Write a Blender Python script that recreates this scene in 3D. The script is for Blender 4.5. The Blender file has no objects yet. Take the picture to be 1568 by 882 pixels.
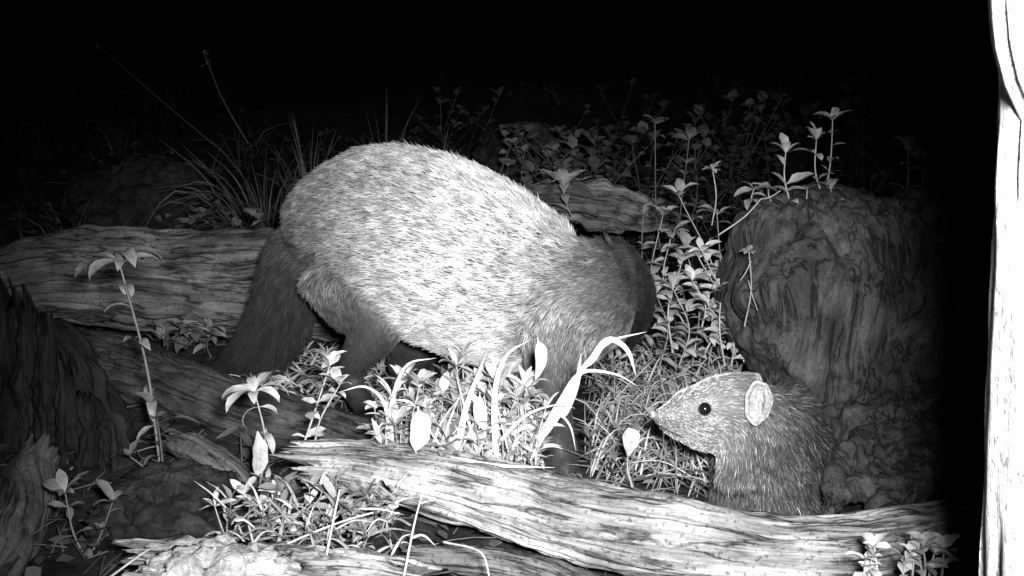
import bpy, math, random
import numpy as np
from mathutils import Vector
rng=np.random.default_rng(11); random.seed(11)
scene=bpy.context.scene
# ------------------------------------------------------------------ survey helper
CAMH=.62; TH=math.radians(15); F=1681.; C15,S15=math.cos(TH),math.sin(TH)
def S(a,b,Y):
    """world point at distance Y (metres north of the camera stand) seen at sighting (a,b)"""
    r=(a-784)/F; u=(441-b)/F
    dy=C15+u*S15; dz=-S15+u*C15; t=Y/dy
    return np.array([r*t,Y,CAMH+dz*t])
def RR(r,Y): return r*Y/F/.95
# ------------------------------------------------------------------ noise
def _h(i,j,k):
    n=((i*73856093)^(j*19349663)^(k*83492791))&0xffffffff
    n=((n^(n>>13))*1274126177)&0xffffffff
    n=n^(n>>16)
    return n/4294967296.*2-1
def vn(p):
    p=np.asarray(p,float); f=np.floor(p); i=f.astype(np.int64); t=p-f; t=t*t*(3-2*t)
    x,y,z=i[...,0],i[...,1],i[...,2]; tx,ty,tz=t[...,0],t[...,1],t[...,2]
    def L(a,b,w): return a+(b-a)*w
    return L(L(L(_h(x,y,z),_h(x+1,y,z),tx),L(_h(x,y+1,z),_h(x+1,y+1,z),tx),ty),
             L(L(_h(x,y,z+1),_h(x+1,y,z+1),tx),L(_h(x,y+1,z+1),_h(x+1,y+1,z+1),tx),ty),tz)
def fbm(p,o=4):
    p=np.asarray(p,float); s=0;a=1;tot=0
    for k in range(o):
        s=s+a*vn(p*2.03**k+17.3*k); tot+=a; a*=.5
    return s/tot
def nrm(v): return v/(np.linalg.norm(v,axis=-1,keepdims=True)+1e-12)
# ------------------------------------------------------------------ materials
def newmat(name):
    m=bpy.data.materials.new(name); m.use_nodes=True; nt=m.node_tree
    b=nt.nodes['Principled BSDF']; return m,nt,b
def ramp(nt,src,stops):
    r=nt.nodes.new('ShaderNodeValToRGB'); e=r.color_ramp.elements
    while len(e)<len(stops): e.new(.5)
    for el,(p,c) in zip(e,stops): el.position=p; el.color=(c,c,c,1)
    nt.links.new(src,r.inputs[0]); return r.outputs[0]
def math_(nt,op,a,b=None,c=None):
    n=nt.nodes.new('ShaderNodeMath'); n.operation=op
    for i,x in enumerate((a,b,c)):
        if x is None: continue
        if isinstance(x,(int,float)): n.inputs[i].default_value=x
        else: nt.links.new(x,n.inputs[i])
    return n.outputs[0]
def noiz(nt,vec,sc,detail=6,rough=.6,dist=0):
    n=nt.nodes.new('ShaderNodeTexNoise'); n.inputs['Scale'].default_value=1
    n.inputs['Detail'].default_value=detail; n.inputs['Roughness'].default_value=rough; n.inputs['Distortion'].default_value=dist
    mp=nt.nodes.new('ShaderNodeVectorMath'); mp.operation='MULTIPLY'; mp.inputs[1].default_value=sc
    nt.links.new(vec,mp.inputs[0]); nt.links.new(mp.outputs[0],n.inputs['Vector']); return n.outputs[0]
def attr(nt,name):
    a=nt.nodes.new('ShaderNodeAttribute'); a.attribute_name=name; return a
def wood_mat(name,lo,hi,crackw=.03,spot=.5,bump=.9,k=1.):
    m,nt,b=newmat(name); v=attr(nt,'gc').outputs['Vector']
    g1=noiz(nt,v,(110*k,110*k,9*k),8,.68,.3); g2=noiz(nt,v,(520,520,34),5,.7); g3=noiz(nt,v,(62*k,62*k,5*k),5,.55,.3)
    g4=noiz(nt,v,(22,22,13),6,.6)
    c=ramp(nt,g1,[(.28,lo),(.5,lo*.4+hi*.6),(.7,hi)])
    c=math_(nt,'MULTIPLY',c,ramp(nt,g2,[(.3,.6),(.65,1.15)]))
    cr=math_(nt,'ABSOLUTE',math_(nt,'SUBTRACT',g3,.5))
    crk=ramp(nt,cr,[(0,.10),(crackw*.3,.4),(crackw,1)])
    crk=math_(nt,'MAXIMUM',crk,ramp(nt,g4,[(.47,0),(.62,1)]))
    c=math_(nt,'MULTIPLY',c,crk)
    c=math_(nt,'MULTIPLY',c,ramp(nt,g4,[(.3,spot),(.62,1.15)]))
    tc=nt.nodes.new('ShaderNodeNewGeometry').outputs['Position']
    sp=noiz(nt,tc,(190,190,190),4,.65); c=math_(nt,'MULTIPLY',c,ramp(nt,sp,[(.36,.4),(.44,1),(.68,1),(.74,1.35)]))
    big=noiz(nt,tc,(9,9,9),3,.5); c=math_(nt,'MULTIPLY',c,ramp(nt,big,[(.35,.65),(.62,1.15)]))
    nt.links.new(c,b.inputs['Base Color'])
    b.inputs['Roughness'].default_value=.75; b.inputs['Specular IOR Level'].default_value=.25
    h=math_(nt,'ADD',math_(nt,'MULTIPLY',g1,.7),math_(nt,'MULTIPLY',g2,.25))
    h=math_(nt,'ADD',h,math_(nt,'MULTIPLY',crk,.7)); h=math_(nt,'ADD',h,math_(nt,'MULTIPLY',sp,.4))
    bp=nt.nodes.new('ShaderNodeBump'); bp.inputs['Strength'].default_value=bump; bp.inputs['Distance'].default_value=.003
    nt.links.new(h,bp.inputs['Height']); nt.links.new(bp.outputs[0],b.inputs['Normal'])
    return m
def rock_mat(name,lo,hi,sc=60,dist=.006):
    m,nt,b=newmat(name); tc=nt.nodes.new('ShaderNodeNewGeometry').outputs['Position']
    a=noiz(nt,tc,(sc,sc,sc),10,.7); a2=noiz(nt,tc,(sc*.2,)*3,5,.6)
    c=math_(nt,'MULTIPLY',ramp(nt,a,[(.35,lo),(.62,hi)]),ramp(nt,a2,[(.35,.45),(.62,1.1)]))
    nt.links.new(c,b.inputs['Base Color']); b.inputs['Roughness'].default_value=.9; b.inputs['Specular IOR Level'].default_value=.1
    bp=nt.nodes.new('ShaderNodeBump'); bp.inputs['Strength'].default_value=1; bp.inputs['Distance'].default_value=dist
    nt.links.new(a,bp.inputs['Height']); nt.links.new(bp.outputs[0],b.inputs['Normal']); return m
def leaf_mat(name,base,trans=.15):
    m,nt,b=newmat(name); at=attr(nt,'luv'); sep=nt.nodes.new('ShaderNodeSeparateXYZ'); nt.links.new(at.outputs['Vector'],sep.inputs[0])
    au=math_(nt,'ABSOLUTE',sep.outputs[0])
    mid=ramp(nt,au,[(0,1.25),(.10,.85),(1,1.)])
    ph=math_(nt,'ADD',math_(nt,'MULTIPLY',sep.outputs[1],52),math_(nt,'MULTIPLY',au,-9))
    vein=math_(nt,'MULTIPLY_ADD',math_(nt,'SINE',ph),.06,.95)
    tc=nt.nodes.new('ShaderNodeNewGeometry').outputs['Position']
    s=ramp(nt,noiz(nt,tc,(90,90,90),5,.6),[(.3,.6),(.6,1.05)])
    c=math_(nt,'MULTIPLY',mid,vein); c=math_(nt,'MULTIPLY',c,s); c=math_(nt,'MULTIPLY',c,sep.outputs[2]); c=math_(nt,'MULTIPLY',c,base)
    c=math_(nt,'MINIMUM',c,.85)
    nt.links.new(c,b.inputs['Base Color']); b.inputs['Roughness'].default_value=.5; b.inputs['Specular IOR Level'].default_value=.35
    tr=nt.nodes.new('ShaderNodeBsdfTranslucent'); nt.links.new(c,tr.inputs['Color'])
    mx=nt.nodes.new('ShaderNodeMixShader'); mx.inputs[0].default_value=trans
    nt.links.new(b.outputs[0],mx.inputs[1]); nt.links.new(tr.outputs[0],mx.inputs[2])
    nt.links.new(mx.outputs[0],nt.nodes['Material Output'].inputs['Surface'])
    bp=nt.nodes.new('ShaderNodeBump'); bp.inputs['Strength'].default_value=.4; bp.inputs['Distance'].default_value=.001
    nt.links.new(vein,bp.inputs['Height']); nt.links.new(bp.outputs[0],b.inputs['Normal'])
    return m
def fur_mat(name,rootdark=.35):
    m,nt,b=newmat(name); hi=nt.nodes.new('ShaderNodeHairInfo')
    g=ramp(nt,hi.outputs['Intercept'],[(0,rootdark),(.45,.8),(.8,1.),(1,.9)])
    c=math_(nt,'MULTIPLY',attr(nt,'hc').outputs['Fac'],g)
    nt.links.new(c,b.inputs['Base Color']); b.inputs['Roughness'].default_value=.6; b.inputs['Specular IOR Level'].default_value=.15
    return m
def flat_mat(name,c,rough=.6,spec=.3,sc=120,var=.25):
    m,nt,b=newmat(name); tc=nt.nodes.new('ShaderNodeNewGeometry').outputs['Position']
    nt.links.new(ramp(nt,noiz(nt,tc,(sc,)*3,5),[(.3,c*(1-var)),(.7,c*(1+var))]),b.inputs['Base Color'])
    b.inputs['Roughness'].default_value=rough; b.inputs['Specular IOR Level'].default_value=spec; return m
# ------------------------------------------------------------------ mesh helpers
def mesh_obj(name,V,Fc,mat,at=None,smooth=True,parent=None):
    me=bpy.data.meshes.new(name); me.from_pydata(np.asarray(V).tolist(),[],Fc if isinstance(Fc,list) else Fc.tolist())
    if at:
        for k,a in at.items():
            me.attributes.new(k,'FLOAT_VECTOR','POINT').data.foreach_set('vector',np.asarray(a,np.float32).ravel())
    if smooth: me.polygons.foreach_set('use_smooth',[True]*len(me.polygons))
    me.update(); o=bpy.data.objects.new(name,me); scene.collection.objects.link(o)
    if mat: me.materials.append(mat)
    if parent: o.parent=parent
    return o
def spline(P,n,K=40):
    P=np.asarray(P,float); m=len(P)
    Q=np.vstack([2*P[0]-P[1],P,2*P[-1]-P[-2]])
    t=np.linspace(0,1,K,endpoint=False)[:,None]; out=[]
    for i in range(m-1):
        p0,p1,p2,p3=Q[i:i+4]
        out.append(.5*((2*p1)+(-p0+p2)*t+(2*p0-5*p1+4*p2-p3)*t*t+(-p0+3*p1-3*p2+p3)*t**3))
    out=np.vstack(out+[P[-1:]])
    d=np.r_[0,np.cumsum(np.linalg.norm(np.diff(out[:,:3],axis=0),axis=1))]
    s=np.linspace(0,d[-1],n)
    return np.stack([np.interp(s,d,out[:,k]) for k in range(out.shape[1])],1),s
def frames(c,ref):
    T=nrm(np.gradient(c,axis=0)); ref=np.asarray(ref,float)
    A=nrm(ref-T*(T@ref)[:,None]); B=np.cross(T,A); return T,A,B
def loft(pts,ns=40,nr=20,ref=(0,1,0)):
    q,s=spline(pts,ns); c=q[:,:3]; T,A,B=frames(c,ref); th=np.linspace(0,2*np.pi,nr,endpoint=False)
    ra=np.maximum(q[:,3],.0005); rb=np.maximum(q[:,4],.0005)
    V=(c[:,None]+A[:,None]*(np.cos(th)[None,:,None]*ra[:,None,None])+B[:,None]*(np.sin(th)[None,:,None]*rb[:,None,None])).reshape(-1,3)
    Fc=[]
    for i in range(ns-1):
        for j in range(nr):
            k=(j+1)%nr; Fc.append((i*nr+j,i*nr+k,(i+1)*nr+k,(i+1)*nr+j))
    a=len(V); V=np.vstack([V,c[0]-T[0]*min(ra[0],rb[0])*.7,c[-1]+T[-1]*min(ra[-1],rb[-1])*.7])
    for j in range(nr):
        k=(j+1)%nr; Fc.append((a,k,j)); Fc.append((a+1,(ns-1)*nr+j,(ns-1)*nr+k))
    return V,Fc,dict(c=c,T=T,r=np.minimum(ra,rb))
def bonepts(L,w=1.):
    out=[]
    for e in L:
        p=S(*e[:3]); r=RR(e[3],e[2]); k=e[4] if len(e)>4 else w
        out.append((*p,r*k,r))
    return out
def remesh(name,parts,vox,smooth_it,mat,parent=None):
    V=[];Fc=[];o=0
    for v,f in parts:
        V.append(v); Fc+= [tuple(i+o for i in x) for x in f]; o+=len(v)
    ob=mesh_obj(name+'_tmp',np.vstack(V),Fc,None,smooth=False)
    md=ob.modifiers.new('r','REMESH'); md.mode='VOXEL'; md.voxel_size=vox
    ms=ob.modifiers.new('s','SMOOTH'); ms.factor=.6; ms.iterations=smooth_it
    bpy.context.view_layer.update(); dg=bpy.context.evaluated_depsgraph_get()
    me=bpy.data.meshes.new_from_object(ob.evaluated_get(dg)); bpy.data.objects.remove(ob)
    me.name=name; no=bpy.data.objects.new(name,me); scene.collection.objects.link(no)
    me.polygons.foreach_set('use_smooth',[True]*len(me.polygons))
    me.materials.clear(); me.materials.append(mat)
    if parent: no.parent=parent
    return no
def vdata(me):
    n=len(me.vertices); v=np.zeros(n*3); me.vertices.foreach_get('co',v); nn=np.zeros(n*3); me.vertex_normals.foreach_get('vector',nn)
    return v.reshape(-1,3),nn.reshape(-1,3)
def empty(name,loc=(0,0,0)):
    e=bpy.data.objects.new(name,None); scene.collection.objects.link(e); e.empty_display_size=.05; return e
# ------------------------------------------------------------------ logs
def make_log(name,L,mat,seed=0,ns=220,nr=120,amp=.12,jag=.5,ref=(0,1,0),parent=None,lump=.15,world=False):
    pts=L if world else [(*S(*e[:3]),RR(e[3],e[2])) for e in L]
    q,s=spline(pts,ns); c=q[:,:3]; r=q[:,3]; T,A,B=frames(c,ref); th=np.linspace(0,2*np.pi,nr,endpoint=False)
    ct,st=np.cos(th),np.sin(th); rm=r.mean()
    X=np.stack(np.broadcast_arrays(ct[None]*rm,st[None]*rm,s[:,None]),-1)
    so=np.array([seed*3.7,seed*1.3,seed*7.1]); k=1/rm
    g=fbm(X*np.array([4.0*k,4.0*k,5.])+so,4)
    crack=1-np.abs(fbm(X*np.array([3.4*k,3.4*k,3.5])+so+9,3))*8; crack=np.clip(crack,0,1)*np.clip(.5+2*fbm(X*np.array([1.5*k,1.5*k,6])+so,2),0,1)
    fine=fbm(X*np.array([12*k,12*k,18.])+so+4,3)
    lum=fbm(X*np.array([1.*k,1.*k,.8*k])+so+2,3)
    rr=r[:,None]*(1+amp*g+lump*lum-amp*1.3*crack+amp*.5*fine)
    e=np.exp(-(s/(rm*1.2))**2)[:,None]; e2=np.exp(-((s[-1]-s)/(rm*1.2))**2)[:,None]
    jn=fbm(np.stack([ct*2.5,st*2.5,ct*0],-1)+so,4)[None]*2+fbm(np.stack([ct*7,st*7,ct*0],-1)+so,2)[None]
    V=c[:,None]+A[:,None]*(ct[None,:,None]*rr[...,None])+B[:,None]*(st[None,:,None]*rr[...,None])
    V=V+T[:,None]*((jn*jag*rm*(e2-e))[...,None])
    V=V.reshape(-1,3)
    idx=np.arange(ns*nr).reshape(ns,nr); nx=np.roll(idx,-1,1)
    Fc=np.stack([idx[:-1],nx[:-1],nx[1:],idx[1:]],-1).reshape(-1,4).tolist()
    warp=np.stack([vn(X*14+so),vn(X*14+so+5),vn(X*9+so+8)*3],-1)*.006
    gc=(X+warp).reshape(-1,3)+so*.1
    extra=[];eg=[];base=ns*nr
    for side,row,sg in ((0,0,1),(1,ns-1,-1)):
        prev=idx[row]
        for kk,fr in enumerate((.75,.45,.15)):
            ring=c[row]+(V[idx[row]]-c[row])*fr+T[row]*sg*rm*(.25*(1-fr)+.12*vn(np.stack([ct*4*fr,st*4*fr,ct*0+kk],-1)))[:,None]
            ids=np.arange(base,base+nr); base+=nr; extra.append(ring); eg.append(gc[idx[row]]*np.array([fr,fr,1])+[0,0,fr*.4])
            for j in range(nr):
                k2=(j+1)%nr; Fc.append((int(prev[j]),int(prev[k2]),int(ids[k2]),int(ids[j])) if side==1 else (int(prev[k2]),int(prev[j]),int(ids[j]),int(ids[k2])))
            prev=ids
        Fc.append(tuple(int(z) for z in prev))
    V=np.vstack([V]+extra); gc=np.vstack([gc]+eg)
    return mesh_obj(name,V,Fc,mat,{'gc':gc},parent=parent)
# ------------------------------------------------------------------ foliage buffer
class Buf:
    def __init__(s): s.V=[];s.F=[];s.A=[];s.n=0
    def add(s,V,Fc,A):
        s.V.append(V); s.F.append(Fc+s.n); s.A.append(A); s.n+=len(V)
    def strip(s,c,side,w,nor,fold,val):
        n=len(c); V=np.empty((n,3,3)); V[:,1]=c
        V[:,0]=c-side*w[:,None]+nor*(w*fold)[:,None]; V[:,2]=c+side*w[:,None]+nor*(w*fold)[:,None]
        t=np.linspace(0,1,n); A=np.empty((n,3,3)); A[:,0,0]=-1;A[:,1,0]=0;A[:,2,0]=1; A[:,:,1]=t[:,None]; A[:,:,2]=val
        i=np.arange(n*3).reshape(n,3)
        Fc=np.vstack([np.stack([i[:-1,k],i[:-1,k+1],i[1:,k+1],i[1:,k]],-1) for k in (0,1)])
        s.add(V.reshape(-1,3),Fc,A.reshape(-1,3))
    def leaf(s,base,d,L,W,curl=.8,fold=.35,val=1.,n=7,shape=.8,petiole=.12,twist=0):
        d=nrm(np.asarray(d,float)); up=np.array([0,0,1.])
        side=np.cross(d,up)
        if np.linalg.norm(side)<1e-3: side=np.array([1.,0,0])
        side=nrm(side)
        if twist:
            nn=np.cross(side,d); side=nrm(side*math.cos(twist)+nn*math.sin(twist))
        nor=np.cross(side,d); t=np.linspace(0,1,n); ang=-curl*t**1.3
        dirs=d[None]*np.cos(ang)[:,None]+nor[None]*np.sin(ang)[:,None]
        c=base+np.vstack([np.zeros(3),np.cumsum((dirs[:-1]+dirs[1:])/2,axis=0)])*L/(n-1)
        tt=np.clip((t-petiole)/(1-petiole),0,1)
        w=W*.5*np.sin(np.pi*tt**shape)**.85+W*.03; w[-1]=0.0001
        nn=np.cross(np.broadcast_to(side,dirs.shape),dirs)
        wav=1+.08*np.sin(t*14+rng.uniform(0,6))
        sd=side+nn*(.12*np.sin(t*9+rng.uniform(0,6)))[:,None]
        s.strip(c,sd,w*wav,nn,fold,val)
    def blade(s,P,W,val=1.,n=16,fold=.4,face=(0,-1,0)):
        q,_=spline(P,n,12); c=q[:,:3]; T=nrm(np.gradient(c,axis=0)); f=np.asarray(face,float)
        side=nrm(np.cross(T,np.broadcast_to(f,T.shape))+1e-6); nor=np.cross(side,T)
        t=np.linspace(0,1,n); w=W*.5*np.minimum(1,(t*6+.35))*(1-t**2.2)+.0001
        s.strip(c,side,w,nor,fold,val)
    def tube(s,P,r0,r1,val=1.,n=12,m=5):
        q,_=spline(P,n,12); c=q[:,:3]; T,A,B=frames(c,(.3,1,.2)); th=np.linspace(0,2*np.pi,m,endpoint=False); r=np.linspace(r0,r1,n)
        V=(c[:,None]+(A[:,None]*np.cos(th)[None,:,None]+B[:,None]*np.sin(th)[None,:,None])*r[:,None,None]).reshape(-1,3)
        i=np.arange(n*m).reshape(n,m); j=np.roll(i,-1,1); Fc=np.stack([i[:-1],j[:-1],j[1:],i[1:]],-1).reshape(-1,4)
        Aa=np.zeros((n*m,3)); Aa[:,0]=.5; Aa[:,2]=val; s.add(V,Fc,Aa)
    def obj(s,name,mat):
        return mesh_obj(name,np.vstack(s.V),np.vstack(s.F),mat,{'luv':np.vstack(s.A)})
def U(a,b): return rng.uniform(a,b)
def plant(b,base,top,nodes=5,L=.04,W=.016,val=1.,droop=.9,rosette=5,start=.25,elev=.5,stem=.0016,shape=.8,bend=.03):
    base=np.asarray(base,float); top=np.asarray(top,float); h=np.linalg.norm(top-base)
    mid=(base+top)/2+np.array([U(-1,1),U(-.5,.5),0])*bend*h*3
    q,_=spline([base,mid,top],20,12); b.tube([base,mid,top],stem,stem*.5,val*.8)
    a0=U(0,6.28)
    for k in range(nodes):
        t=start+(1-start)*k/max(1,nodes-.5)+U(-.03,.03); p=q[int(np.clip(t,0,1)*19)]
        for m_ in (0,1):
            if U(0,1)<.12: continue
            a=a0+k*1.57+m_*math.pi+U(-.4,.4); e=elev+U(-.4,.4)
            d=(math.cos(a)*math.cos(e),math.sin(a)*math.cos(e),math.sin(e)); sc=U(.5,1.1)*(.75+.25*math.sin(math.pi*min(1,t+.1)))
            b.leaf(p,d,L*sc,W*sc*U(.8,1.2),curl=droop*U(.5,1.4),fold=U(.1,.55),val=val*U(.7,1.15),shape=shape,twist=U(-.5,.5))
    for k in range(rosette):
        a=a0+k*6.283/max(1,rosette)+U(-.4,.4); e=elev+.35+U(-.4,.4)
        d=(math.cos(a)*math.cos(e),math.sin(a)*math.cos(e),math.sin(e)); sc=U(.5,1.1)
        b.leaf(top,d,L*sc,W*sc,curl=droop*U(.5,1.5),fold=U(.15,.5),val=val*U(.8,1.15),shape=shape,twist=U(-.5,.5))
def tuft(b,base,n,L,spread=.5,W=.003,val=1.,lean=(0,0),droop=.5,rad=.015,seg=9):
    for _ in range(n):
        a=U(0,6.28); r=U(0,rad); p=np.array(base)+[r*math.cos(a),r*math.sin(a),-.005]
        a2=a+U(-.8,.8); s=U(.15,1)*spread; l=L*U(.45,1.1)
        d=np.array([math.cos(a2)*s+lean[0],math.sin(a2)*s+lean[1],1.])
        p1=p+d*l*.5; p2=p+nrm(d*np.array([1.4,1.4,1]))*l*.95+np.array([d[0],d[1],0])*l*.15-np.array([0,0,1])*l*droop*U(.2,1)*s
        b.blade([p,p1,p2],W*U(.6,1.3),val*U(.6,1.15),n=seg,face=(U(-1,1),-1,U(-.3,.6)))
# ------------------------------------------------------------------ ground
def gz(x,y):
    x=np.asarray(x,float); y=np.asarray(y,float)
    p=np.stack([x,y,x*0],-1)
    z=.028*fbm(p*2.2,4)+.012*fbm(p*14+3,3)
    z=z*np.clip(1.2-np.abs(y)/60,0.3,1)
    z=z+.25*fbm(p*.35+5,2)*np.clip((y-3)/6,0,1)
    return z
t=np.linspace(-1,1,300); gx=30*np.sinh(4.6*t)/math.sinh(4.6)
t=np.linspace(-.35,1,340); gy=1.3+55*np.sinh(4.8*t)/math.sinh(4.8)
GX,GY=np.meshgrid(gx,gy); GZ=gz(GX,GY)
V=np.stack([GX,GY,GZ],-1).reshape(-1,3); i=np.arange(GX.size).reshape(GX.shape)
Fc=np.stack([i[:-1,:-1],i[:-1,1:],i[1:,1:],i[1:,:-1]],-1).reshape(-1,4)
mesh_obj('ground',V,Fc,rock_mat('soil',.012,.06,45,.02))
# ------------------------------------------------------------------ wood pieces
W_pale=wood_mat('weathered_wood',.07,.46,.035,.45,k=.9)
W_mid=wood_mat('grey_wood',.035,.18,.03,.45,k=.7)
W_dark=wood_mat('dark_wood',.022,.10,.03,.45)
W_bark=wood_mat('dark_bark',.004,.016,.1,.4,1.)
W_stump=wood_mat('stump_wood',.014,.075,.035,.45,1.,k=.9)
W_birch=wood_mat('trunk_bark',.6,.85,.006,.95)
e=empty('fallen_log')
make_log('trunk',[(466,714,1.20,26),(560,722,1.19,38),(700,752,1.16,50),(860,795,1.11,60),(1000,822,1.08,66),(1150,842,1.06,62),(1300,846,1.05,60),(1400,825,1.07,52),(1500,800,1.12,44)],W_pale,3,ns=420,nr=180,amp=.12,jag=.9,parent=e)
make_log('broken_fork',[(464,684,1.215,11),(560,690,1.21,17),(700,712,1.19,20),(860,748,1.15,22),(1000,772,1.12,16)],W_pale,5,ns=240,nr=70,amp=.18,jag=2.5,parent=e)
make_log('fallen_log',[(-120,455,1.85,50),(0,437,1.87,55),(90,425,1.88,66),(180,423,1.9,76),(300,432,1.9,78),(430,436,1.88,82),(540,440,1.9,78),(640,450,1.95,60)],W_mid,8,ns=360,nr=180,amp=.15,jag=1.2)
make_log('fallen_log',[(70,545,1.66,40),(150,560,1.63,50),(260,590,1.57,48),(380,632,1.5,46),(500,668,1.42,42),(620,690,1.36,30)],W_dark,13,ns=260,nr=120,amp=.15,jag=1.)
make_log('fallen_log',[(795,302,2.25,16),(840,305,2.22,27),(900,310,2.2,33),(960,318,2.2,32),(1010,330,2.2,18)],wood_mat('lichen_wood',.03,.2,.02,.3,k=.6),17,ns=160,nr=110,amp=.4,jag=1.5,lump=.6)
make_log('broken_branch',[(255,672,1.36,16),(300,690,1.33,24),(345,722,1.29,27),(385,765,1.25,26),(410,810,1.2,22)],W_mid,21,ns=140,nr=80,amp=.14,jag=.8)
make_log('fallen_log',[(60,700,1.3,30),(35,760,1.2,46),(0,830,1.12,60),(-40,900,1.05,66)],W_mid,23,ns=160,nr=110,amp=.13,jag=.8)
make_log('rotten_branch',[(215,845,1.02,16),(300,850,1.02,26),(420,865,1.01,30),(540,870,1.02,26),(640,885,1.02,18)],W_pale,29,ns=200,nr=90,amp=.4,jag=1.5,lump=.4)
make_log('broken_branch',[(620,850,1.1,16),(740,862,1.08,24),(850,885,1.05,26),(930,910,1.02,22)],W_mid,31,ns=140,nr=70,amp=.25,jag=1.)
e=empty('bark_stump')
make_log('core',[(90,740,1.46,90),(85,650,1.48,84),(70,570,1.50,74),(45,520,1.53,50),(35,490,1.54,30)],W_bark,37,ns=160,nr=140,amp=.4,jag=1.2,lump=.45,parent=e)
for k,(a,tb,Y,r) in enumerate(((10,458,1.47,26),(40,468,1.45,20),(72,490,1.43,20),(104,560,1.40,20),(136,600,1.38,18),(166,640,1.37,16),(-30,470,1.47,30))):
    make_log('bark_slab',[(a+14,750,Y-.03,r*1.5),(a+10,660,Y-.01,r*1.25),(a+6,(660+tb)/2,Y,r),(a,tb+12,Y+.01,r*.55)],W_bark,50+k,ns=110,nr=60,amp=.5,jag=1.6,lump=.6,parent=e)
# right stump
parts=[]
for L in ([(1330,860,1.30,110),(1320,740,1.42,100),(1292,600,1.50,116),(1268,500,1.54,138),(1236,430,1.56,136),(1228,405,1.58,112)],
          [(1500,860,1.30,120),(1480,700,1.42,120),(1440,520,1.52,130),(1410,440,1.55,125),(1380,400,1.58,100)],
          [(1600,860,1.35,120),(1600,600,1.45,140),(1590,420,1.58,120),(1600,340,1.62,70)],
          [(1148,372,1.54,44),(1200,362,1.53,60),(1260,362,1.53,68),(1340,376,1.52,68),(1440,362,1.55,74),(1560,320,1.62,60)],
          [(1190,420,1.49,70),(1240,520,1.47,62),(1300,620,1.44,50)],
          [(1250,650,1.40,22),(1300,650,1.37,30),(1380,670,1.34,48),(1500,740,1.35,60)],
          [(1258,800,1.19,20),(1290,745,1.23,32),(1350,690,1.32,50),(1400,640,1.4,60)],
          [(1330,820,1.16,30),(1400,740,1.25,50),(1450,640,1.38,70)],
          [(1360,660,1.40,34),(1385,560,1.42,34),(1440,460,1.46,36),(1530,400,1.5,40)]):
    v,f,_=loft(bonepts(L),40,24); parts.append((v,f))
st=remesh('tree_stump',parts,.005,18,W_stump)
v,n=vdata(st.data)
wv=v+np.stack([fbm(v*5+3,3),fbm(v*5+7,3),fbm(v*5+11,3)],-1)*.035
d=.024*fbm(v*6+2,3)+.010*fbm(wv*np.array([44,44,4.]),4)+.004*fbm(v*60,2)
cr=np.clip(1-np.abs(fbm(wv*np.array([20,20,2.0])+5,3))*8,0,1)*np.clip(.3+2*fbm(v*8,2),0,1); d-=.015*cr
low=np.clip((.16-v[:,2])/.1,0,1); d+=low*.018*(np.abs(fbm(wv*np.array([20,20,30.]),3))*2-.6)
for kx,ky,Y,r in ((1300,375,1.44,.018),(1405,460,1.44,.026),(1275,605,1.38,.018),(1300,712,1.24,.02)):
    q=np.linalg.norm(v-S(kx,ky,Y),axis=1); d-= .018*np.exp(-(q/r)**2)-.008*np.exp(-((q-r*1.9)/(r*.7))**2)
v2=v+n*d[:,None]; st.data.vertices.foreach_set('co',v2.ravel())
st.data.attributes.new('gc','FLOAT_VECTOR','POINT').data.foreach_set('vector',wv.astype(np.float32).ravel()); st.data.update()
# near pale trunk on the right
e=empty('tree_trunk')
make_log('trunk',[(.402,.47,-.1,.118),(.370,.47,.2,.118),(.352,.47,.35,.117),(.338,.47,.49,.115),(.328,.47,.60,.114),(.306,.47,.95,.112),(.286,.47,1.4,.1)],W_birch,41,ns=300,nr=160,amp=.03,jag=.2,lump=.03,parent=e,world=True)
make_log('bark_flap',[(.318,.455,.603,.085),(.299,.455,.612,.094),(.292,.455,.67,.097),(.285,.455,.95,.095)],W_birch,43,ns=100,nr=120,amp=.03,jag=.08,lump=.03,parent=e,world=True)
def blob(name,c,R,mat,seed,amp=.3,lum=9,sub=90):
    th=np.linspace(0,2*np.pi,sub*2,endpoint=False); ph=np.linspace(.02,np.pi-.02,sub)
    PH,THh=np.meshgrid(ph,th,indexing='ij'); D=np.stack([np.sin(PH)*np.cos(THh),np.sin(PH)*np.sin(THh),np.cos(PH)],-1)
    r=1+amp*fbm(D*2+seed,3)+amp*.5*(1-np.abs(fbm(D*lum+seed,3))*2.5)+.06*fbm(D*lum*3+seed,2)
    V=(np.array(c)+D*r[...,None]*np.array(R)).reshape(-1,3); i=np.arange(PH.size).reshape(PH.shape); j=np.roll(i,-1,1)
    Fc=np.stack([i[:-1],i[1:],j[1:],j[:-1]],-1).reshape(-1,4); return mesh_obj(name,V,Fc,mat)
m_pr=rock_mat('pale_crumbly',.3,.8,110,.008); m_dr=rock_mat('dark_rock',.01,.045,50,.01)
blob('crumbly_rock',S(320,940,.86),(.080,.07,.04),m_pr,3,.5,4)
blob('rock',S(270,790,1.2),(.09,.08,.05),m_dr,6,.3,5)
blob('rock',S(230,330,2.9),(.2,.15,.14),m_dr,9,.25,3)
blob('rock',S(800,240,3.1),(.12,.1,.09),m_dr,12,.25,3)
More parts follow.
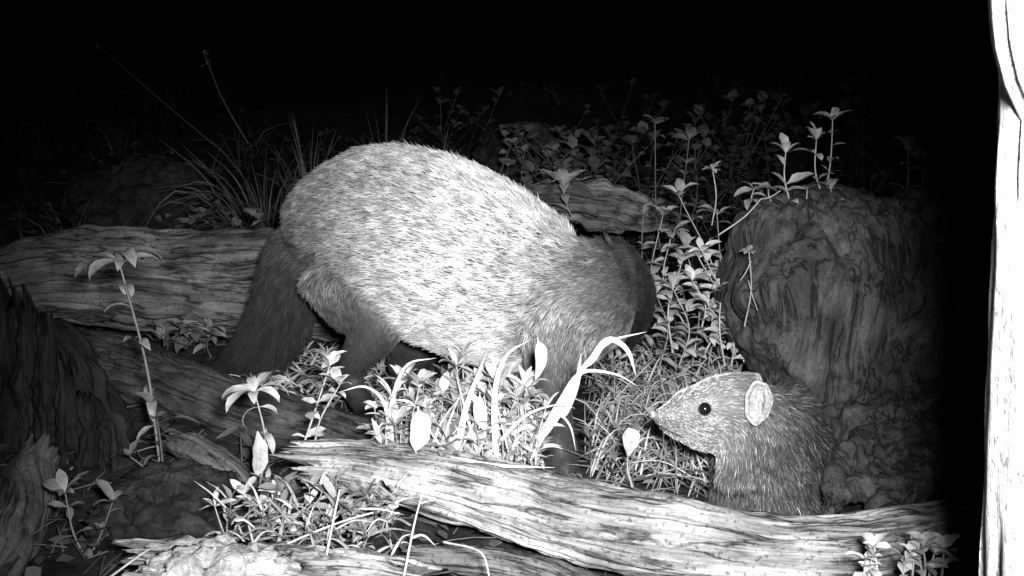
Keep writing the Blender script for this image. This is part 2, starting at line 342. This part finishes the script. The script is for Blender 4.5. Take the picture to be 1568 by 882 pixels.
# ------------------------------------------------------------------ fur
def fur(name,ob,bones,cnt,mat,parent,seed=1,colf=None,rad=.00045,keep=None,sig=.32,clump=.3):
    r_=np.random.default_rng(seed); me=ob.data; v,n=vdata(me); me.calc_loop_triangles()
    t=np.zeros(len(me.loop_triangles)*3,np.int32); me.loop_triangles.foreach_get('vertices',t); t=t.reshape(-1,3)
    ar=np.linalg.norm(np.cross(v[t[:,1]]-v[t[:,0]],v[t[:,2]]-v[t[:,0]]),axis=1); k=r_.choice(len(t),cnt,p=ar/ar.sum())
    a=r_.random((cnt,2)); fl=a.sum(1)>1; a[fl]=1-a[fl]; w=np.stack([1-a.sum(1),a[:,0],a[:,1]],1)
    p=(v[t[k]]*w[...,None]).sum(1); nn=nrm((n[t[k]]*w[...,None]).sum(1))
    bc=np.vstack([b['c'] for b in bones]); br=np.concatenate([b['r'] for b in bones]); bf=np.vstack([b['flow'] for b in bones])
    bp=np.vstack([np.stack(b['par'](np.linspace(0,1,len(b['c']))),1) for b in bones])
    flow=np.zeros((cnt,3)); par=np.zeros((cnt,bp.shape[1]))
    for i0 in range(0,cnt,10000):
        sl=slice(i0,i0+10000); D=np.linalg.norm(p[sl,None]-bc[None],axis=2)-br[None]; D-=D.min(1,keepdims=True)
        W_=np.exp(-D/.009); W_/=W_.sum(1,keepdims=True); flow[sl]=W_@bf; par[sl]=W_@bp
    if keep is not None:
        kk=keep(p); p,nn,flow,par=p[kk],nn[kk],flow[kk],par[kk]; cnt=len(p)
    ln,col,lift=par[:,0],par[:,1],par[:,2]
    g=nrm(flow-nn*(flow*nn).sum(1,keepdims=True)+1e-5)
    cl=np.stack([fbm(p*110+1,2),fbm(p*110+5,2),fbm(p*110+9,2)],-1)*clump
    jit=r_.normal(0,.16,(cnt,3))+cl
    d0=nrm(nn*(lift[:,None]+.25)+g+jit*.6); d1=nrm(nn*lift[:,None]*.6+g+jit); d2=nrm(nn*lift[:,None]*.2+g+jit*1.2+np.array([0,0,-.12]))
    ln=ln*r_.uniform(.55,1.15,cnt)
    P=np.stack([p-nn*.001,p+d0*ln[:,None]*.3,p+d0*ln[:,None]*.3+d1*ln[:,None]*.35,p+d0*ln[:,None]*.3+d1*ln[:,None]*.35+d2*ln[:,None]*.35],1)
    al=(p*np.array([1,0,-.55])).sum(1); ac=(p*np.array([.55,0,1])).sum(1)
    cn=fbm(np.stack([al*62,ac*150,p[:,1]*100],-1)+3,3); c2=fbm(p*7+7,2)
    hc=col*np.exp(r_.normal(0,sig,cnt)+cn*.85+c2*.25)
    if colf is not None: hc=hc*colf(p)
    hc=np.clip(hc,.008,.9)
    cd=bpy.data.hair_curves.new(name); cd.add_curves([4]*cnt)
    cd.attributes['position'].data.foreach_set('vector',P.astype(np.float32).ravel())
    ra=cd.attributes.get('radius') or cd.attributes.new('radius','FLOAT','POINT')
    ra.data.foreach_set('value',(np.tile([1,1,.7,.12],cnt)*np.repeat(np.full(cnt,rad)*np.clip(ln/.014,.45,1.3),4)).astype(np.float32))
    cd.attributes.new('hc','FLOAT','CURVE').data.foreach_set('value',hc.astype(np.float32))
    cd.materials.append(mat); o=bpy.data.objects.new(name,cd); scene.collection.objects.link(o); o.parent=parent; return o
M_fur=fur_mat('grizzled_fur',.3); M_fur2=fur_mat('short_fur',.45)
M_skin=flat_mat('skin_dark',.03); M_skinp=flat_mat('skin_pale',.24,var=.5,sc=260); M_eye=flat_mat('eye_dark',.006,.12,.8); M_claw=flat_mat('claw',.12)
def mk(L,ref=(0,1,0),w=1.,sign=-1,ln=.016,col=.4,lift=.25,down=0.,ns=40,parf=None):
    v,f,b=loft(bonepts(L,w),ns,24,ref); b['flow']=nrm(b['T']*sign+np.array([0,0,-down]))
    b['par']=parf or (lambda t:(np.full_like(t,ln),np.full_like(t,col),np.full_like(t,lift)))
    return (v,f),b
# ---- adult mongoose
ad=empty('mongoose'); G=[];Bn=[]
def add(x): G.append(x[0]); Bn.append(x[1])
add(mk([(482,385,1.63,52),(508,362,1.62,92),(570,358,1.60,130),(650,378,1.57,141),(730,412,1.54,138),(800,443,1.50,127),(860,460,1.46,108),(905,455,1.45,90),(938,447,1.46,72)],w=.8,sign=-1,down=.15,
  parf=lambda t:(.016-.004*np.clip((t-.8)/.2,0,1),np.interp(t,[0,.08,.2,.4,.6,.75,.85,.92,1],[.04,.08,.24,.46,.62,.54,.26,.09,.045]),np.full_like(t,.13))))  # coat pattern, with neck shading and flash-bright flank painted into the hair colour
add(mk([(920,415,1.47,56),(948,440,1.52,50),(958,465,1.58,42),(955,500,1.64,30),(950,528,1.68,17),(946,542,1.70,9)],ref=(1,0,0),sign=-1,ln=.012,col=.04,lift=.3))
add(mk([(500,370,1.64,60),(462,400,1.67,52),(442,450,1.69,46),(420,505,1.70,42),(385,550,1.70,34),(345,580,1.70,20),(320,592,1.7,7)],sign=1,w=.8,parf=lambda t:(np.interp(t,[0,.3,1],[.017,.032,.045]),np.interp(t,[0,.3,.7,1],[.045,.028,.014,.01]),np.full_like(t,.25))))
LG=lambda t:(np.interp(t,[0,.35,1],[.014,.009,.005]),np.interp(t,[0,.2,.45,1],[.12,.055,.03,.024]),np.full_like(t,.12))
add(mk([(520,400,1.57,74,.6),(555,460,1.54,62,.6),(572,505,1.52,42,.7),(548,545,1.52,26),(536,575,1.53,20),(547,605,1.51,18),(566,632,1.48,18),(582,642,1.45,16),(596,648,1.43,11)],sign=1,parf=LG))
add(mk([(560,430,1.68,60),(605,490,1.68,42),(637,530,1.69,36),(620,555,1.70,27),(630,578,1.70,22),(645,600,1.68,20),(662,608,1.66,13)],sign=1,parf=LG))
LF=lambda t:(np.interp(t,[0,.4,1],[.015,.010,.005]),np.interp(t,[0,.25,.5,1],[.40,.16,.055,.038]),np.full_like(t,.12))
add(mk([(850,470,1.42,70,.6),(850,540,1.39,50,.7),(842,585,1.375,36),(846,630,1.37,29),(856,680,1.36,27),(860,706,1.35,27),(864,718,1.335,24),(868,724,1.32,14)],sign=1,parf=LF))
add(mk([(820,480,1.53,70),(805,560,1.54,36),(800,610,1.55,26),(806,650,1.55,22),(812,668,1.53,18),(820,674,1.51,11)],sign=1,parf=LF))
body=remesh('body',G,.006,5,M_skin,ad)
def ear(name,c,axis,upv,ra,rb,mat,parent,cup=.35,th=.0016):
    """oval pinna: hollow in front, thin outer rim behind, two inner folds near the front edge"""
    axis=nrm(np.array(axis,float)); upv=np.array(upv,float); upv=nrm(upv-axis*(upv@axis)); sd=np.cross(upv,axis)
    r=np.linspace(0.01,1,34); a=np.linspace(0,2*np.pi,90,endpoint=False); R_,A_=np.meshgrid(r,a,indexing='ij')
    x=R_*np.cos(A_); y=R_*np.sin(A_)
    back=np.clip(.5-.7*x+.25*y,0,1)
    z=-cup*np.clip(1-R_**2,0,1)-.8*cup*np.exp(-((x-.3)/.25)**2-((y+.3)/.3)**2)
    z+=.20*np.exp(-((R_-.93)/.08)**2)*back+.40*np.exp(-((x-.5+.35*y*y)/.10)**2)*np.exp(-((y-.05)/.5)**2)+.30*np.exp(-((x-.02+.3*y)/.09)**2)*np.exp(-((y+.25)/.3)**2)
    z+=.07*fbm(np.stack([x*3,y*3,x*0],-1)+2,3)
    edge=1+.05*np.sin(A_*3+1)+.03*np.sin(A_*7)
    m=min(ra,rb); x=x*ra*edge*(1-.12*(x>0)); y=y*rb*edge
    V=(np.array(c)+x[...,None]*sd+y[...,None]*upv+(z*m)[...,None]*axis).reshape(-1,3); i=np.arange(R_.size).reshape(R_.shape); j=np.roll(i,-1,1)
    Fc=np.stack([i[:-1],j[:-1],j[1:],i[1:]],-1).reshape(-1,4); o=mesh_obj(name,V,Fc,mat,parent=parent)
    s=o.modifiers.new('s','SOLIDIFY'); s.thickness=th; return o
ear('ear_near',S(932,368,1.46),(.75,-.25,.6),(0,.2,.9),.010,.013,M_skin,ad)
ear('ear_far',S(975,400,1.57),(.8,.3,.5),(0,.3,.8),.012,.014,M_skin,ad)
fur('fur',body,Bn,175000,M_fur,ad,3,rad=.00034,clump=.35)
b=Buf()
for c0 in (S(868,724,1.32),S(596,648,1.43)):
    for k in range(4):
        p=c0+np.array([(k-1.5)*.007+.003,-.004,0]); b.tube([p,p+[.004,-.008,.001],p+[.005,-.014,-.006]],.0022,.0005,1)
o=b.obj('claws',M_claw); o.parent=ad
# ---- young mongoose
yo=empty('mongoose'); G=[];Bn=[]
Yh=1.17
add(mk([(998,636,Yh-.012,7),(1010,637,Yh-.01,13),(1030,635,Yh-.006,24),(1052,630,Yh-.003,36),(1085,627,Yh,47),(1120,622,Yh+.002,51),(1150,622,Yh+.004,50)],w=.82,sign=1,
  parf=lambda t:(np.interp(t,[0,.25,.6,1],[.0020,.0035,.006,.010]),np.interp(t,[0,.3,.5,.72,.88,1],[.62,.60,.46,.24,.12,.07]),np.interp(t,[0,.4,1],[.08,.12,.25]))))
add(mk([(1013,652,Yh-.01,7),(1040,661,Yh-.006,14),(1075,670,Yh-.002,21),(1110,668,Yh,28)],w=.85,sign=1,ln=.005,col=.42,lift=.15))
add(mk([(1140,640,Yh-.002,38),(1132,690,Yh-.012,34),(1130,740,Yh-.012,34)],w=.8,sign=1,ln=.012,col=.09,lift=.3))
add(mk([(1145,615,Yh+.012,44),(1160,655,Yh+.018,54),(1162,700,Yh+.03,66),(1166,760,Yh+.04,76),(1172,820,Yh+.05,80),(1178,860,Yh+.06,60)],sign=1,
  parf=lambda t:(np.interp(t,[0,.3,1],[.011,.014,.016]),np.interp(t,[0,.3,1],[.07,.055,.045]),np.full_like(t,.38))))
add(mk([(1185,630,Yh+.06,52),(1204,690,Yh+.10,64),(1208,770,Yh+.20,68),(1208,770,Yh+.34,60),(1205,740,Yh+.42,40)],ref=(1,0,0),sign=1,ln=.021,col=.03,lift=.55))
add(mk([(1205,740,Yh+.42,34),(1230,720,Yh+.52,20),(1240,700,Yh+.62,6)],ref=(1,0,0),sign=1,ln=.02,col=.04,lift=.3))
for ax in (1125,1195):
    add(mk([(ax,780,Yh+.02,30),(ax,830,Yh+.0,20),(ax-6,865,Yh-.005,15),(ax-16,872,Yh-.015,11)],sign=1,ln=.008,col=.04,lift=.2))
yb=remesh('body',G,.004,3,flat_mat('pup_skin',.10),yo)
eyec=S(1080,627,Yh-.0355)
def keep(p):
    d=np.linalg.norm(p-eyec,axis=1); er=np.linalg.norm((p-S(1172,614,Yh-.033))*np.array([1,.6,.7]),axis=1)
    nose=np.linalg.norm(p-S(1000,636,Yh-.012),axis=1)
    return (d>.0088)&(er>.008)&(nose>.006)
def cf(p):
    d=np.linalg.norm((p-eyec),axis=1); return 1-.6*np.exp(-((d-.009)/.0035)**2)
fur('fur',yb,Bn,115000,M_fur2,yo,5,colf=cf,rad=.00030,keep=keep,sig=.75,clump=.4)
def sph(name,c,r,mat,parent,sc=(1,1,1)):
    th=np.linspace(0,2*np.pi,28,endpoint=False); ph=np.linspace(.01,np.pi-.01,18); PH,T_=np.meshgrid(ph,th,indexing='ij')
    D=np.stack([np.sin(PH)*np.cos(T_),np.sin(PH)*np.sin(T_),np.cos(PH)],-1)*np.array(sc)
    V=(np.array(c)+D*r).reshape(-1,3); i=np.arange(PH.size).reshape(PH.shape); j=np.roll(i,-1,1)
    return mesh_obj(name,V,np.stack([i[:-1],i[1:],j[1:],j[:-1]],-1).reshape(-1,4),mat,parent=parent)
sph('eye_near',eyec+[0,.002,0],.0072,M_eye,yo)
sph('eye_far',eyec*[1,0,1]+[0,Yh+.034,0],.0072,M_eye,yo)
ear('ear_near',S(1163,617,Yh-.034),(-.28,-.90,.22),(.06,.0,1),.0155,.0245,M_skinp,yo,.5)
ear('ear_far',S(1150,600,Yh+.05),(-.3,.95,.2),(0,0,1),.0155,.023,M_skinp,yo,.3)
M_nose=flat_mat('nose_skin',.3,.4,.5)
sph('nose',S(999,634,Yh-.013),.005,M_nose,yo,(.8,1.1,.9))
for dy in (-.0035,.0035): sph('nostril',S(996,635,Yh-.015+dy),.0010,M_eye,yo)
b=Buf()
b.tube([S(1003,647,Yh-.020),S(1016,655,Yh-.024),S(1032,663,Yh-.027),S(1046,669,Yh-.028)],.0006,.0004,1,n=20)
o=b.obj('mouth_line',M_skin); o.parent=yo
b=Buf()
for k in range(14):
    p=S(1018+U(-6,12),645+U(-6,8),Yh-.022); q=p+np.array([U(-.01,.03),-U(.015,.03),U(-.03,.012)]); b.tube([p,(p+q)/2+[0,0,.003],q],.0002,.00006,1,n=6,m=3)
o=b.obj('whiskers',M_skinp); o.parent=yo
# ------------------------------------------------------------------ vegetation
LM=leaf_mat('leaf_bright',.60); LMd=leaf_mat('leaf_far_dimmed',.07); LMdry=leaf_mat('leaf_dry',.16,.05)  # far leaves get a darker albedo, flash falloff painted into the colour
def gp(a,b_,Y=None):
    if Y is None:
        r=(a-784)/F; u=(441-b_)/F; dy=C15+u*S15; dz=-S15+u*C15; t=(CAMH-.01)/-dz; p=np.array([r*t,dy*t,0])
    else: p=S(a,b_,Y)
    p[2]=float(gz(p[0],p[1])); return p
b=Buf(); plant(b,S(245,712,1.36),S(182,400,1.34),nodes=6,L=.066,W=.019,val=.5,droop=1.4,rosette=10,start=.25,elev=.25,bend=.02,stem=.0022); b.obj('leafy_weed',LM)
b=Buf(); plant(b,S(398,745,1.2),S(390,600,1.2),nodes=2,L=.055,W=.015,val=.9,droop=1.8,rosette=11,start=.6,elev=.35); b.leaf(S(394,660,1.19),(.1,-.3,-1),.055,.022,curl=.4,val=.8,twist=.5,fold=.4); b.obj('leafy_weed',LM)
b=Buf(); plant(b,S(462,690,1.25),S(505,560,1.25),nodes=5,L=.030,W=.013,val=1.1,droop=.6,rosette=8,start=.2,elev=.5); plant(b,S(480,690,1.25),S(520,590,1.24),nodes=4,L=.028,W=.012,val=1.,rosette=6); b.obj('leafy_weed',LM)
b=Buf(); plant(b,S(150,885,1.12),S(100,755,1.14),nodes=5,L=.036,W=.013,val=.42,droop=.8,rosette=9,start=.2); plant(b,S(120,882,1.12),S(172,770,1.14),nodes=4,L=.034,W=.012,val=.32,rosette=5); b.obj('leafy_weed',LM)
b=Buf(); plant(b,S(250,720,1.33),S(236,620,1.33),nodes=3,L=.03,W=.015,val=.25,rosette=3); plant(b,S(225,720,1.3),S(200,700,1.3),nodes=1,L=.03,W=.013,val=.25,rosette=4); b.obj('leafy_weed',LM)
b=Buf()
for k in range(110):
    a=U(590,825); yb_=U(700,728); Y=U(1.2,1.29); h=U(25,160)*(1-.40*abs(a-725)/130)
    plant(b,S(a,yb_,Y),S(a+U(-30,24),yb_-h,Y-.01),nodes=int(U(2,6)),L=U(.018,.044),W=U(.006,.0125),val=U(.45,1.25),droop=U(.4,1.4),rosette=6,start=.15,elev=.6,stem=.0013)
b.leaf(S(640,622,1.18),(.05,-.35,-1),.054,.026,curl=.5,val=1.4,twist=.4,fold=.5,shape=.7,n=12); b.leaf(S(823,516,1.2),(.1,-.2,-1),.052,.019,curl=.5,val=1.4,twist=.3,fold=.5,shape=.7,n=12)
b.leaf(S(735,600,1.19),(.0,-.3,-.9),.045,.016,curl=.4,val=1.35,twist=-.5,n=12)
b.obj('leafy_clump',LM)
b=Buf()
def bl(pts,W,val=1.2): b.blade([S(*p) for p in pts],W,val,n=24)
bl([(800,700,1.22),(850,640,1.2),(885,575,1.19),(930,525,1.18),(990,508,1.18)],.009)
bl([(815,690,1.22),(860,610,1.2),(890,570,1.19),(940,572,1.18),(975,590,1.17)],.007)
bl([(900,560,1.19),(930,520,1.19),(960,535,1.18),(974,575,1.18)],.008)
bl([(860,640,1.2),(882,590,1.19),(890,540,1.19)],.009)
bl([(812,705,1.2),(850,640,1.19),(872,650,1.18),(882,690,1.17)],.004)
bl([(600,690,1.22),(600,620,1.2),(622,560,1.19),(668,548,1.18)],.006)
bl([(600,690,1.22),(590,620,1.2),(560,592,1.19),(520,600,1.18)],.006)
bl([(760,700,1.2),(758,600,1.19),(775,545,1.19),(812,520,1.19)],.008)
bl([(700,690,1.21),(715,620,1.19),(745,540,1.19)],.008)
bl([(690,700,1.18),(760,712,1.16),(850,716,1.14)],.005)
bl([(745,700,1.2),(800,640,1.19),(850,620,1.18),(880,625,1.17)],.004)
for k in range(14):
    a=U(610,810); p=S(a,705,1.2); q=S(a+U(-60,60),U(560,660),1.19+U(-.02,.03)); b.blade([p,(p+q)/2+np.array([U(-.008,.008),0,.004]),q],U(.002,.004),U(.7,1.2),n=12)
b.obj('grass_tuft',LM)
b=Buf()
for k in range(40):
    a=U(350,600); yb_=U(785,850); Y=U(1.06,1.14); h=U(15,60)*(1 if a>440 else 1.5)
    plant(b,S(a,yb_,Y),S(a+U(-25,25),yb_-h,Y-.01),nodes=2,L=U(.018,.03),W=U(.006,.010),val=U(.2,1.1),droop=U(.3,1.),rosette=4,start=.3,elev=.5,stem=.0012)
for k in range(120):
    a=U(340,640); y0=U(765,860); Y=U(1.03,1.12); p=S(a,y0,Y); q=S(a+U(-70,70),y0-U(-20,50),Y-U(0,.04)); b.blade([p,(p+q)/2+[0,0,U(.0,.012)],q],U(.0015,.0035),U(.2,1.2),n=10)
b.obj('tangled_weeds',LM)
b=Buf()
for pts in ([(370,875,1.0),(430,838,1.02),(520,800,1.04),(610,775,1.06)],[(618,885,1.0),(635,800,1.03),(650,745,1.05)],[(160,890,.98),(215,850,1.),(240,835,1.)],[(500,850,1.0),(512,790,1.02),(520,750,1.04)],[(680,830,1.04),(735,845,1.0),(750,885,.98)],[(380,800,1.05),(392,850,1.0),(388,830,.98)]):
    b.tube([S(*p) for p in pts],.0014,.0009,1.0,n=24)
b.obj('dry_stalks',LM)
b=Buf()
for k in range(750):
    a=U(895,1150); yb_=U(545,770); p=gp(a,yb_)
    if p[1]<1.17 and a>1060: continue
    p[2]+=U(0,.03); an=U(0,6.28); l=U(.03,.10); q=p+np.array([math.cos(an)*l,math.sin(an)*l*.7,U(0,.07)])
    if a<930 and q[0]<p[0]: q[0]=2*p[0]-q[0]
    b.blade([p,(p+q)/2+[0,0,U(.0,.03)],q],U(.0012,.0032),U(.08,.85),n=8,face=(U(-1,1),-1,U(-.5,1)))
for k in range(56):
    a=U(900,1140); yb_=U(560,760); p=gp(a,yb_)
    if p[1]<1.2: continue
    plant(b,p,p+np.array([U(-.02,.02),0,U(.03,.09)]),nodes=2,L=U(.02,.034),W=U(.007,.012),val=U(.15,.75),rosette=4,start=.3,stem=.001)
for k in range(460):
    a=U(370,700); yb_=U(515,625); p=gp(a,yb_,None)
    if p[1]<1.56: continue
    an=U(0,6.28); l=U(.02,.07); q=p+np.array([math.cos(an)*l,math.sin(an)*l*.7,U(0,.03)])
    b.blade([p,(p+q)/2+[0,0,U(.0,.02)],q],U(.0018,.0045),U(.15,.85),n=7,face=(U(-1,1),-1,U(-.5,1)))
b.obj('grass',LM)
b=Buf(); plant(b,S(968,745,1.2),S(962,690,1.19),nodes=0,L=.03,W=.02,val=1,rosette=2); b.leaf(S(962,655,1.185),(0.1,-.35,-1),.034,.023,curl=.4,val=.9,shape=.6,petiole=.02,twist=.3,n=12); b.obj('leafy_weed',LM)
b=Buf()
for base,top,Y,v,L_ in (((1040,520),(1003,190),1.85,.2,.04),((1085,560),(1040,300),1.62,.6,.04),((1140,555),(1075,385),1.55,.95,.046),((1060,540),(1055,215),1.8,.2,.046),((1100,540),(1098,330),1.6,.45,.034),((1020,520),(1015,330),1.7,.5,.04),((1075,500),(1060,430),1.58,.9,.04),((1040,560),(1030,440),1.6,.75,.04),((1120,560),(1085,470),1.55,.8,.034),((1000,470),(985,330),1.75,.3,.03),((1060,560),(1050,380),1.66,.7,.045),((1010,560),(1005,450),1.62,.5,.03),((1080,540),(1120,430),1.55,.8,.036),((1050,500),(1028,360),1.65,.7,.04),((1090,520),(1070,395),1.58,.9,.038),((1030,540),(1045,400),1.6,.9,.042),((1110,560),(1105,440),1.52,.9,.03)):
    plant(b,S(*base,Y),S(*top,Y),nodes=9,L=L_,W=L_*.36,val=v,droop=.9,rosette=6,start=.12,elev=.4,stem=.0016,bend=.06)
b.obj('leafy_weed',LM)
def stalk(base,top,Y,hv=1.,r=.0012,heads=7,hl=.012,mat=LM,extra=None):
    b=Buf(); p0,p1=S(*base,Y),S(*top,Y); b.tube([p0,(p0+p1)/2+[.006,0,0],p1],r,r*.7,hv)
    for k in range(heads):
        a=U(0,6.28); b.leaf(p1,(math.cos(a),math.sin(a),U(-.2,1.2)),hl*U(.7,1.1),hl*.45,curl=.3,val=hv*1.2,n=5)
    if extra:
        for (a0,b0,a1,b1) in extra: b.tube([S(a0,b0,Y),S((a0+a1)/2,(b0+b1)/2+3,Y),S(a1,b1,Y)],r*.8,r*.6,hv)
    return b.obj('dried_flower_stalk',mat)
stalk((1090,345),(1091,258),1.6,.6,heads=10,hl=.018)
stalk((1140,500),(1147,385),1.42,.5,extra=[(1146,430,1160,475),(1150,400,1133,430)],heads=9,hl=.015)
stalk((1100,360),(1165,305),1.42,.5,heads=0,extra=[(1165,305,1195,292)])
b=Buf()
for base,top,v in (((1210,310),(1203,235),.65),((1262,308),(1250,215),.55),((1262,308),(1275,185),.5)):
    plant(b,S(*base,1.52),S(*top,1.52),nodes=3 if top[1]>200 else 6,L=.05 if top[0]<1220 else .03,W=.017 if top[0]<1220 else .012,val=v,droop=.7,rosette=6,start=.0,elev=.5)
for a in (1150,1180,1235,1280): plant(b,S(a,308,1.50),S(a+U(-8,8),290,1.50),nodes=1,L=.035,W=.013,val=.45,rosette=4,elev=.1)
b.obj('leafy_weed',LM)
b=Buf(); plant(b,S(875,330,2.12),S(862,285,2.1),nodes=2,L=.07,W=.022,val=.6,rosette=8,start=.2,droop=.7,elev=.4); b.obj('leafy_weed',LM)
b=Buf()
for a,t in ((1385,235),(1415,245)): plant(b,S(a,310,1.75),S(a+5,t,1.75),nodes=2,L=.05,W=.02,val=2.5,rosette=4,droop=1.3)
b.obj('leafy_weed',LMd)
b=Buf()
for k in range(10):
    a=U(1315,1440); plant(b,S(a,900,.93),S(a+U(-10,10),U(835,875),.93),nodes=1,L=.022,W=.011,val=U(1.,1.4),rosette=5,start=.6)
b.obj('leafy_weed',LM)
b=Buf()
for k in range(14):
    a=U(235,330); plant(b,gp(a,U(520,545)),S(a+U(-10,10),U(500,530),1.78),nodes=1,L=U(.03,.06),W=.014,val=U(.2,.6),rosette=3,start=.6,elev=.4)
for k in range(26):
    a=U(225,420); b.leaf(S(a,U(318,345),2.05),(U(-1,1),-.5,U(-.3,.8)),U(.016,.026),U(.016,.024),curl=.2,val=U(.1,.35),shape=.6,petiole=0)
b.obj('leafy_weed',LM)
# background undergrowth (one mass)
b=Buf()
for k in range(640):
    y=1.95+4.2*U(0,1)**1.3; x=U(-.62,.62)*y
    p=np.array([x,y,float(gz(x,y))]); dens=fbm(p*1.6,2)
    if dens<-.12: continue
    if x<-.1*y and y<2.15: continue
    h=U(.03,.14)*(1+.6*dens); ty=U(0,1)
    if ty<.6:
        for q in range(int(U(1,4))):
            pp=p+[U(-.05,.05),U(-.05,.05),0]; plant(b,pp,pp+np.array([U(-.05,.05),U(-.03,.03),h*U(.6,1.2)]),nodes=int(U(2,6)),L=U(.022,.05),W=U(.011,.026),val=U(.15,1.),droop=U(.4,1.2),rosette=4,start=.1,elev=.4,stem=.0015,shape=U(.6,.9),bend=.08)
    elif ty<.85: tuft(b,p,int(U(8,22)),h*1.5,.8,.004,U(.35,1.),rad=.03,seg=6)
    else:
        for q in range(14):
            pp=p+[U(-.08,.08),U(-.06,.06),U(.005,.03)]; a=U(0,6.28); b.leaf(pp,(math.cos(a),math.sin(a),.4),U(.018,.035),U(.016,.03),curl=.4,val=U(.4,1.),n=5,shape=.6,petiole=0)
b.obj('undergrowth',LMd)
b=Buf()
tuft(b,gp(400,300,2.6),110,.34,1.,.0045,1.,lean=(-.15,0),rad=.07,seg=12,droop=.9); tuft(b,gp(470,250,2.9),40,.32,.4,.006,1.2,rad=.05,seg=12)
b.obj('grass_tuft',LMd)
b=Buf(); tuft(b,gp(670,200,3.4),110,.27,1.1,.006,1.8,rad=.12,seg=10,droop=.9); tuft(b,gp(590,200,3.4),18,.36,.35,.008,1.2,rad=.05,seg=10); b.obj('grass_tuft',LMd)
b=Buf(); b.tube([S(350,240,2.6),S(260,165,2.7),S(150,70,2.8)],.0016,.001,1.); b.tube([S(380,220,2.7),S(340,150,2.7),S(312,80,2.7)],.0016,.001,1.)
for e_ in (S(150,72,2.8),S(312,82,2.7),S(316,100,2.7)):
    for k in range(6): b.leaf(e_,(U(-1,1),U(-1,1),U(0,1)),.02,.008,val=2.,n=5)
b.obj('dried_flower_stalk',LMd)
b=Buf()
for (a,c,Y,n_,v) in ((840,225,2.6,34,2.2),(930,235,2.7,26,1.5),(1010,230,2.5,16,1.3),(1120,180,2.9,24,1.1),(950,150,3.4,12,.9),(1340,150,2.9,18,.8),(1450,190,2.4,18,1.),(1180,180,3.2,16,.9),(700,170,3.6,12,1.)):
    for k in range(n_):
        p=S(a+U(-70,70),c+60+U(0,30),Y+U(-.15,.15)); g0=np.array([p[0],p[1],float(gz(p[0],p[1]))]); tp=S(a+U(-75,75),c+U(-30,55),Y+U(-.1,.1))
        plant(b,g0,tp,nodes=8,L=U(.03,.045),W=U(.018,.028),val=v*U(.3,1.25),rosette=4,start=.25,droop=.7,shape=.65,bend=.1)
b.obj('leafy_shrub',LMd)
b=Buf()
for k in range(5200):
    y=.85+3.6*U(0,1)**1.6; x=U(-.6,.6)*max(y,.9); p=np.array([x,y,float(gz(x,y))+U(.0,.012)]); a=U(0,6.28)
    if U(0,1)<.6: b.leaf(p,(math.cos(a),math.sin(a),U(-.1,.45)),U(.014,.04),U(.006,.018),curl=U(-.5,1),val=U(.15,1.),n=5,fold=U(-.4,.6),twist=U(-.8,.8))
    else:
        l=U(.02,.09); q=p+np.array([math.cos(a)*l,math.sin(a)*l,U(-.004,.02)]); b.tube([p,(p+q)/2+[0,0,U(0,.008)],q],U(.0006,.002),.0006,U(.3,1.),n=4,m=4)
b.obj('leaf_litter',LMdry)
# ------------------------------------------------------------------ light, world, camera
w=bpy.data.worlds.new('World'); scene.world=w; w.use_nodes=True
bg=w.node_tree.nodes['Background']; bg.inputs[0].default_value=(.5,.5,.5,1); bg.inputs[1].default_value=.0004
ld=bpy.data.lights.new('camera_flash','SPOT'); ld.energy=265; ld.spot_size=math.radians(60); ld.spot_blend=1.; ld.shadow_soft_size=.042
lo=bpy.data.objects.new('camera_flash',ld); scene.collection.objects.link(lo); lp=np.array([.070,.0,.70]); lo.location=lp
tgt=S(800,580,1.4); lo.rotation_euler=Vector(tgt-lp).to_track_quat('-Z','Y').to_euler()
cd=bpy.data.cameras.new('camera'); cd.lens=36*F/1568; cd.sensor_width=36; cd.clip_start=.02; cd.clip_end=300
co=bpy.data.objects.new('camera',cd); scene.collection.objects.link(co); co.location=(0,0,CAMH); co.rotation_euler=(math.radians(75),0,0)
scene.camera=co
scene.view_settings.view_transform='Standard'; scene.view_settings.look='None'; scene.view_settings.exposure=0
